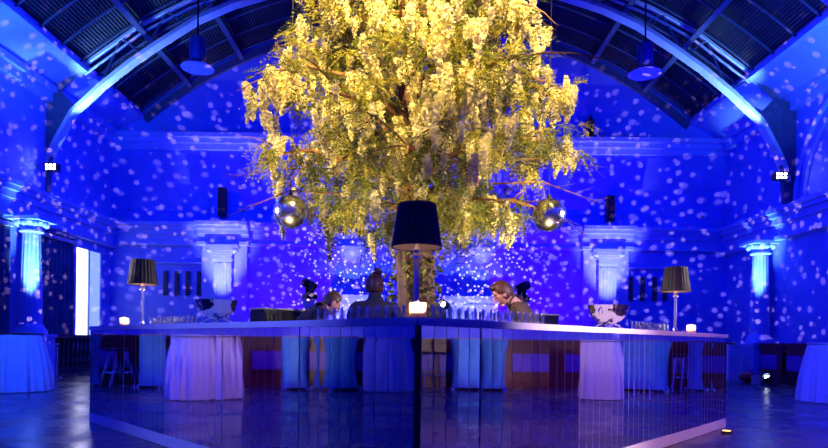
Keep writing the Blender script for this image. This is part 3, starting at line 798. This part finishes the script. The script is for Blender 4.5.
# ------------------------------------------------------------------ the tree
TX, TY = 0.0, 7.5
tree = thing('blossom_tree', 'tall tree with hanging cream yellow blossom rising from the middle of the bar', 'tree', (TX, TY, 0))
rt = random.Random(11)
b = MB(); pts = []; rad = []
for i in range(26):
    z = i * .22; pts.append((.05 * math.sin(z * 1.1) - .03, .05 * math.cos(z * .8), z)); rad.append(max(.05, .27 - .075 * min(1, z / 2.4) - .04 * max(0, z - 2.4)) * (1 + .06 * math.sin(i * 2.3)))
b.tube(pts, rad, 28)
for v in b.bm.verts:
    a = math.atan2(v.co.y, v.co.x); k = 1 + .07 * math.sin(a * 7 + v.co.z * 2.1) + .05 * math.sin(a * 13 - v.co.z * 4.7)
    v.co.x *= k; v.co.y *= k
b.build('trunk', M['bark'], tree, True)
ENV = [(1.9, .2), (2.2, .7), (2.5, 1.4), (2.8, 1.8), (3.1, 1.86), (3.5, 1.84), (3.9, 1.78), (4.3, 1.62), (4.7, 1.48), (5.1, 1.3), (5.5, 1.1), (5.9, .85), (6.3, .45), (6.5, .1)]
def env(z):
    for (z0, r0), (z1, r1) in zip(ENV, ENV[1:]):
        if z0 <= z <= z1: return r0 + (r1 - r0) * (z - z0) / (z1 - z0)
    return 0
def leaf(b, p, d, L, w, mi=0):
    d = d.normalized(); s = d.cross(Vector((rt.uniform(-1, 1), rt.uniform(-1, 1), rt.uniform(-.3, 1))))
    if s.length < .1: s = d.cross(Vector((1, 0, 0)))
    s.normalize(); nn = d.cross(s)
    b.quad(p, p + d * L * .5 + s * w + nn * w * .3, p + d * L, p + d * L * .5 - s * w + nn * w * .3, mi=mi)
# branches: rise, spread, droop
ends = []
fol = MB()
for k in range(30):
    a = k * 2.39996 + rt.uniform(-.2, .2); z0 = 2.4 + 3.0 * (k / 30) ** 1.1
    tz = min(6.2, 2.75 + 3.3 * (k / 29)); r = env(tz) * rt.uniform(.82, 1.0)
    P0 = Vector((0, 0, z0)); P3 = Vector((r * math.cos(a), r * math.sin(a), tz - .15)); P1 = P0 + Vector((.25 * r * math.cos(a), .25 * r * math.sin(a), .35)); P2 = P0.lerp(P3, .65) + Vector((0, 0, .38))
    path = []
    for i in range(13):
        t = i / 12; u = 1 - t
        path.append(P0 * u ** 3 + P1 * 3 * u * u * t + P2 * 3 * u * t * t + P3 * t ** 3 + Vector((rt.gauss(0, .02), rt.gauss(0, .02), rt.gauss(0, .02))))
    b = MB(); b.tube(path, [.05 * (1 - .8 * i / 12) + .004 for i in range(13)], 7)
    for j in range(11):                                                  # side twigs
        i = rt.randrange(3, 13); p = path[i]; out = Vector((math.cos(a), math.sin(a), 0)); sd = Vector((-math.sin(a), math.cos(a), 0))
        d = (out * rt.uniform(.2, 1) + sd * rt.uniform(-1.3, 1.3) + Vector((0, 0, rt.uniform(-.35, .6)))).normalized(); ln = rt.uniform(.3, .85) * (.6 + .4 * i / 12)
        tw = [p + d * ln * t + Vector((0, 0, -.28 * t * t * ln)) for t in (0, .33, .66, 1)]
        b.tube(tw, [.013, .01, .007, .003], 5)
        ends.append((tw[1], d)); ends.append((tw[2], d)); ends.append((tw[3], d))
    b.build('branch', M['twig'], tree, True)
    ends.append((path[-1], out)); ends.append((path[9], out))
for s, z, ln, dz in ((-1, 3.05, 2.35, -.12), (1, 2.9, 2.35, -.3), (1, 3.2, 2.3, -.1), (1, 2.7, 2.15, -.45), (-1, 2.75, 2.2, -.3)):      # bare twigs that stick out low at the sides
    b = MB(); y = rt.uniform(-.6, .1); e = Vector((s * ln, y - .1, z + dz))
    b.tube([(s * .9, y, z), (s * 1.5, y + .05, z + .05), e], [.014, .010, .002], 5)
    for q in range(3):
        p = Vector((s * 1.5, y + .05, z + .05)).lerp(e, .2 + .25 * q); b.tube([p, p + Vector((s * .25, rt.uniform(-.2, .2), rt.uniform(-.2, .1)))], [.005, .002], 4)
    b.build('branch', M['twig'], tree, True)
def clear(p): return not (abs(abs(p.x) - 1.52) < .3 and p.z < 2.95 and p.y < .2)      # the mirror balls hang free
def patch(p): return math.sin(3.3 * p.x + 1.9 * p.z + .5) + math.sin(3.7 * p.z - 2.1 * p.y + 1.1 * p.x) + .8 * math.sin(4.3 * p.y + 2.2 * p.x)
clumps = [p for p, d in ends if 2.05 < p.z and math.hypot(p.x, p.y) < env(p.z) + .05 and clear(p)]
while len(clumps) < 1750:
    z = rt.uniform(2.35, 6.3); r = env(z) * math.sqrt(rt.uniform(.10, 1.05)); a = rt.uniform(0, 2 * PI)
    r *= 1 + .10 * math.sin(3 * a + 2.6 * z) + .07 * math.sin(5 * a - 4.1 * z)
    p = Vector((r * math.cos(a), r * math.sin(a), z))
    gap = math.sin(3.1 * p.x + 1.7 * p.z) * math.sin(2.9 * p.y - 2.3 * p.z + 1)
    if gap + .35 * rt.random() > -.32 and clear(p): clumps.append(p)                     # leave gaps between the boughs
for p in clumps:
    leafy = patch(p) < .1 or p.z < 3.3
    young = rt.random() < .45
    for s in range(rt.randrange(4, 7) if leafy else rt.randrange(2, 4)):                   # pinnate sprays
        ax = Vector((rt.gauss(0, 1), rt.gauss(0, 1), rt.uniform(-1.3, .5) - (.7 if p.z < 3.3 else 0))).normalized(); ln = rt.uniform(.16, .34)
        w = ax.cross(Vector((rt.gauss(0, .5), rt.gauss(0, .5), 1))); w = w.normalized() if w.length > .1 else Vector((1, 0, 0))
        for q in range(8):
            t = (q + 1) / 8; c = p + ax * ln * t + Vector((0, 0, -.08 * t * t))
            for sd in (-1, 1): leaf(fol, c, w * sd + ax * .8 + Vector((0, 0, rt.uniform(-.4, .2))), rt.uniform(.04, .075) * (1.15 - .5 * t), rt.uniform(.006, .011), 1 if young else 0)
fo = fol.build('foliage', [M['leaf'], M['leafy']], tree); fo['kind'] = 'stuff'
# hanging blossom clusters
def raceme(L, w, n, rnd):
    b = MB()
    b.tube([(0, 0, 0), (.004, 0, -L * .5), (0, .004, -L)], [.004, .003, .001], 4)
    for i in range(n):
        t = rnd.random() ** .9; r = w * (1 - t) ** .5 * (.45 + .55 * min(1, t * 6)) * rnd.uniform(.5, 1.05); a = rnd.uniform(0, 2 * PI)
        c = Vector((r * math.cos(a), r * math.sin(a), -L * t)); s = rnd.uniform(.012, .020)
        u = Vector((rnd.gauss(0, 1), rnd.gauss(0, 1), rnd.gauss(0, 1))).normalized(); v = u.cross(Vector((rnd.gauss(0, 1), rnd.gauss(0, 1), .3))).normalized(); q = u.cross(v)
        b.quad(c - u * s - v * s * .7, c + u * s - v * s * .7 + q * s * .5, c + u * s + v * s * .7, c - u * s + v * s * .7 + q * s * .5)
    return b
protos = []
for i in range(8):
    o = raceme(.15 + .03 * i, .040 + .005 * (i % 4), 60 + 11 * i, rt).build('blossom_cluster', M['petal'], tree); protos.append(o)
spots = []
for p in clumps:
    up = min(1, max(.32, (p.z - 2.4) / 1.2)); rr = math.hypot(p.x, p.y) / max(.1, env(p.z)); rich = patch(p) > -.25
    if rr > .35 and rt.random() < up * (1 if rich else .25):
        for q in range(rt.choice((2, 2, 3)) if rich and up > .6 else rt.choice((1, 1, 2))):
            c = p + Vector((rt.gauss(0, .07), rt.gauss(0, .07), rt.uniform(-.1, .06)))
            if clear(c - Vector((0, 0, .15))): spots.append(c)
spots.sort(key=lambda p: p.y + (9 if p.z > 5.2 else 0))
rest = MB()
for i, p in enumerate(spots):
    rot = Euler((rt.gauss(0, .13), rt.gauss(0, .13), rt.uniform(0, 6))); sc = rt.uniform(.75, 1.2)
    pr = protos[rt.randrange(len(protos))]
    if i < len(protos): c = protos[i]
    elif i < 100: c = pr.copy(); C.objects.link(c); c.parent = tree
    if i < 100: c.location = p; c.rotation_euler = rot; c.scale = (sc, sc, sc)
    else:
        me = pr.data.copy(); me.transform(Matrix.LocRotScale(p, rot, (sc, sc, sc))); rest.bm.from_mesh(me); bpy.data.meshes.remove(me)
o = rest.build('blossoms', M['petal'], tree); o['kind'] = 'stuff'
# ivy on the trunk
iv = MB()
for i in range(2600):
    z = rt.uniform(.3, 3.2); a = rt.uniform(0, 2 * PI)
    if math.sin(2.2 * a + 1.3 * z + .6) + .8 * math.sin(3 * z - a) < -.15 - .5 * math.cos(a): continue
    r = .25 + abs(rt.gauss(0, .05)); n = Vector((math.cos(a), math.sin(a), 0))
    leaf(iv, n * r + Vector((0, 0, z)), n * .6 + Vector((rt.gauss(0, .7), rt.gauss(0, .7), rt.uniform(-1, .2))), rt.uniform(.05, .09), rt.uniform(.018, .03), rt.randrange(2))
o = iv.build('ivy', [M['leaf'], M['leafy']], tree); o['kind'] = 'stuff'

# ------------------------------------------------------------------ bartenders
def person(label, x, y, rz, H, lean, head_pitch, head_yaw, hair, jacket, style, sh=1.0):
    t = thing('person', label, 'person', (x, y, 0), rz); k = H / 1.75
    hip = Vector((0, 0, .96 * k)); Rl = Matrix.Rotation(-R(lean), 3, 'X')
    U = lambda a, b_, c: hip + Rl @ Vector((a * k, b_ * k, (c - .96) * k))
    D = lambda a, b_, c: Vector((a * k, b_ * k, c * k))
    ns, bs = U(0, -.015, 1.44), U(0, .0, 1.53)
    hc = U(0, .03, 1.605); HR = Matrix.Rotation(R(head_yaw), 3, 'Z') @ Matrix.Rotation(-R(lean * .6 + head_pitch), 3, 'X')
    V = []; E = []; Q = []
    def add(p, r, par=None):
        V.append(p); Q.append(r); i = len(V) - 1
        if par is not None: E.append((par, i))
        return i
    pel = add(hip, (.15 * k, .11 * k)); ab = add(U(0, 0, 1.12), (.135 * k, .10 * k), pel); ch = add(U(0, -.01, 1.30), (.155 * k * sh, .11 * k), ab); nk = add(ns, (.075 * k, .065 * k), ch); n2 = add(bs, .062 * k, nk); add(hc - HR @ Vector((0, .012, .03 * k)), .06 * k, n2)
    hands = []
    for s in (-1, 1):
        sp = U(s * .19 * sh, -.01, 1.41); el = U(s * .25 * sh, .06, 1.14); wr = el + Vector((-s * .06 * k, .19 * k, -.13 * k))
        a = add(U(s * .10, -.01, 1.39), .075 * k, ch); a = add(sp, .058 * k, a); a = add(sp.lerp(el, .5), .048 * k, a); a = add(el, .041 * k, a); a = add(el.lerp(wr, .5), .038 * k, a); a = add(wr, .027 * k, a)
        hands.append((s, el, sp, wr))
        pl = wr + Vector((-s * .01, .075 * k, -.015)); a = add(wr.lerp(pl, .5), (.03 * k, .018 * k), a); a = add(pl, (.034 * k, .016 * k), a)
        l = add(D(s * .09, 0, .88), .088 * k, pel); l = add(D(s * .10, .01, .5), .06 * k, l); l = add(D(s * .10, -.02, .3), .054 * k, l); l = add(D(s * .10, -.01, .09), .036 * k, l); l = add(D(s * .105, .12, .035), .034 * k, l)
    me = skin(V, E, Q, 2); b = MB(); b.bm.from_mesh(me); bpy.data.meshes.remove(me)
    for s, el, sp, wr in hands:                                                     # five bent fingers on each hand
        pl = wr + Vector((-s * .01, .075 * k, -.015))
        for f, (ox, ln) in enumerate(((-.027, .062), (-.009, .074), (.009, .07), (.026, .055))):
            p = pl + Vector((ox * k, .01 * k, 0)); b.tube([p - Vector((0, .03 * k, 0)), p + Vector((0, ln * .45 * k, -.004)), p + Vector((0, ln * .8 * k, -.02 * k)), p + Vector((0, ln * .92 * k, -.042 * k))], [.009 * k, .0088 * k, .008 * k, .006 * k], 8)
        p = wr + Vector((-s * .02 * k, .035 * k, -.01)); b.tube([p, p + Vector((-s * .03 * k, .025 * k, -.012)), p + Vector((-s * .036 * k, .058 * k, -.022))], [.011 * k, .0095 * k, .007 * k], 8)
    hd = MB()
    def hf(p):
        q = p.copy()
        if p.z < 0: q.x *= 1 - .30 * (-p.z) ** 1.5; q.y = q.y * (1 - .12 * -p.z) + (.10 * -p.z if p.y > -.2 else .0)
        if p.y > .5 and abs(p.z) < .55: q.y *= .94
        return q
    hd.ell((0, 0, 0), (.076, .096, .118), 28, 20, hf)
    hd.tube([(0, .085, .02), (0, .105, -.015), (0, .112, -.034), (0, .09, -.042)], [.009, .013, .017, .008], 8)              # nose
    for s in (-1, 1):
        hd.ell((s * .078, -.005, -.012), (.012, .022, .034), 10, 8); hd.ell((s * .03, .078, .012), (.013, .01, .009), 10, 8)
        hd.ell((s * .032, .084, .032), (.022, .008, .006), 8, 6)
    hd.ell((0, .076, -.066), (.024, .012, .006), 10, 6); hd.ell((0, .073, -.077), (.02, .012, .006), 10, 6); hd.ell((0, .058, -.096), (.028, .024, .02), 12, 8)
    hm = Matrix.Translation(hc) @ HR.to_4x4() @ Matrix.Scale(k, 4)
    hd.bm.transform(hm); tmp = bpy.data.meshes.new('head'); hd.bm.to_mesh(tmp); hd.bm.free(); b.bm.from_mesh(tmp); bpy.data.meshes.remove(tmp)
    b.build('body', M['skin'], t, True)
    e = MB()
    for s in (-1, 1): e.ell((s * .03, .0835, .012), (.0055, .005, .0055), 8, 6)
    e.build('eyes', M['eye'], t, True, hm)
    hb = MB()
    th = .008 if style == 'short' else .014
    def hh(p):                                     # hair cap: pulled in below the hairline so that the face and neck stay clear
        line = -.55 + max(0, p.y + .15) * 1.25
        return p * .84 if p.z < line else p
    hb.ell((0, -.006, .008), (.076 + th, .096 + th, .118 + th), 30, 22, hh)
    if style == 'bun':
        hb.ell((.03, -.06, .137), (.04, .036, .033), 18, 12, lambda p: p * (1 + .08 * math.sin(9 * p.x + 7 * p.z)))
        for q in range(5): hb.tube([(.03, -.06, .155), (.01 + .012 * q, -.065, .168), (-.01 + .022 * q, -.065 - .005 * q, .172)], [.007, .005, .001], 5)
    if style == 'swept':
        hb.ell((0, .015, .095), (.07, .075, .04), 18, 12, lambda p: p * (1 + .12 * math.sin(8 * p.x + 5 * p.y))); hb.ell((0, -.07, .0), (.06, .04, .08), 14, 10)
    hb.build('hair', hair, t, True, hm)
    V = []; E = []; Q = []; g = 1.16                                                     # jacket: collar to hip, sleeves to the wrist
    a0 = add(U(0, -.0, .92), (.165 * k * g, .125 * k * g)); a1 = add(U(0, 0, 1.12), (.15 * k * g, .115 * k * g), a0); a2 = add(U(0, -.012, 1.30), (.17 * k * sh * g, .125 * k * g), a1); a3 = add(U(0, -.02, 1.435), (.088 * k * g, .075 * k * g), a2); a4 = add(U(0, -.014, 1.505), .074 * k, a3); add(U(0, .004, 1.535), .068 * k, a4)
    for s, el, sp, wr in hands:
        q = add(U(s * .10, -.012, 1.39), .085 * k * g, a2); q = add(sp, .072 * k, q); q = add(sp.lerp(el, .5), .063 * k, q); q = add(el, .056 * k, q); q = add(el.lerp(wr, .5), .05 * k, q); q = add(wr, .038 * k, q)
    me = skin(V, E, Q, 2); me.materials.clear(); me.materials.append(jacket)
    o = bpy.data.objects.new('jacket', me); C.objects.link(o); o.parent = t
    V = []; E = []; Q = []
    p0 = add(hip + Vector((0, 0, .02)), (.16 * k, .12 * k))
    for s in (-1, 1):
        q = add(D(s * .09, 0, .86), .105 * k, p0); q = add(D(s * .10, .01, .5), .078 * k, q); add(D(s * .10, -.01, .1), .06 * k, q)
    me = skin(V, E, Q, 2); me.materials.clear(); me.materials.append(M['trouser'])
    o = bpy.data.objects.new('trousers', me); C.objects.link(o); o.parent = t
    for s in (-1, 1):
        MB().ell((s * .105 * k, .055 * k, .04), (.05 * k, .135 * k, .042), 16, 10, lambda p: Vector((p.x, p.y, max(p.z, -.9)))).build('shoe', M['black'], t, True)
    return t
person('bartender in black jacket with hair in a top bun, back to the viewer', -.36, 5.65, R(8), 1.66, 4, 6, -8, M['hairred'], M['navy'], 'bun')
person('bartender with cropped dark hair bending low beside the one with a bun', -1.28, 6.30, R(-62), 1.75, 43, 8, 0, M['hair'], M['navy'], 'short', 1.05)
person('bartender in dark brown jacket leaning left over the bar, face lit warm', 1.28, 6.25, R(86), 1.78, 33, 12, 0, M['hairbr'], M['olive'], 'swept', 1.05)
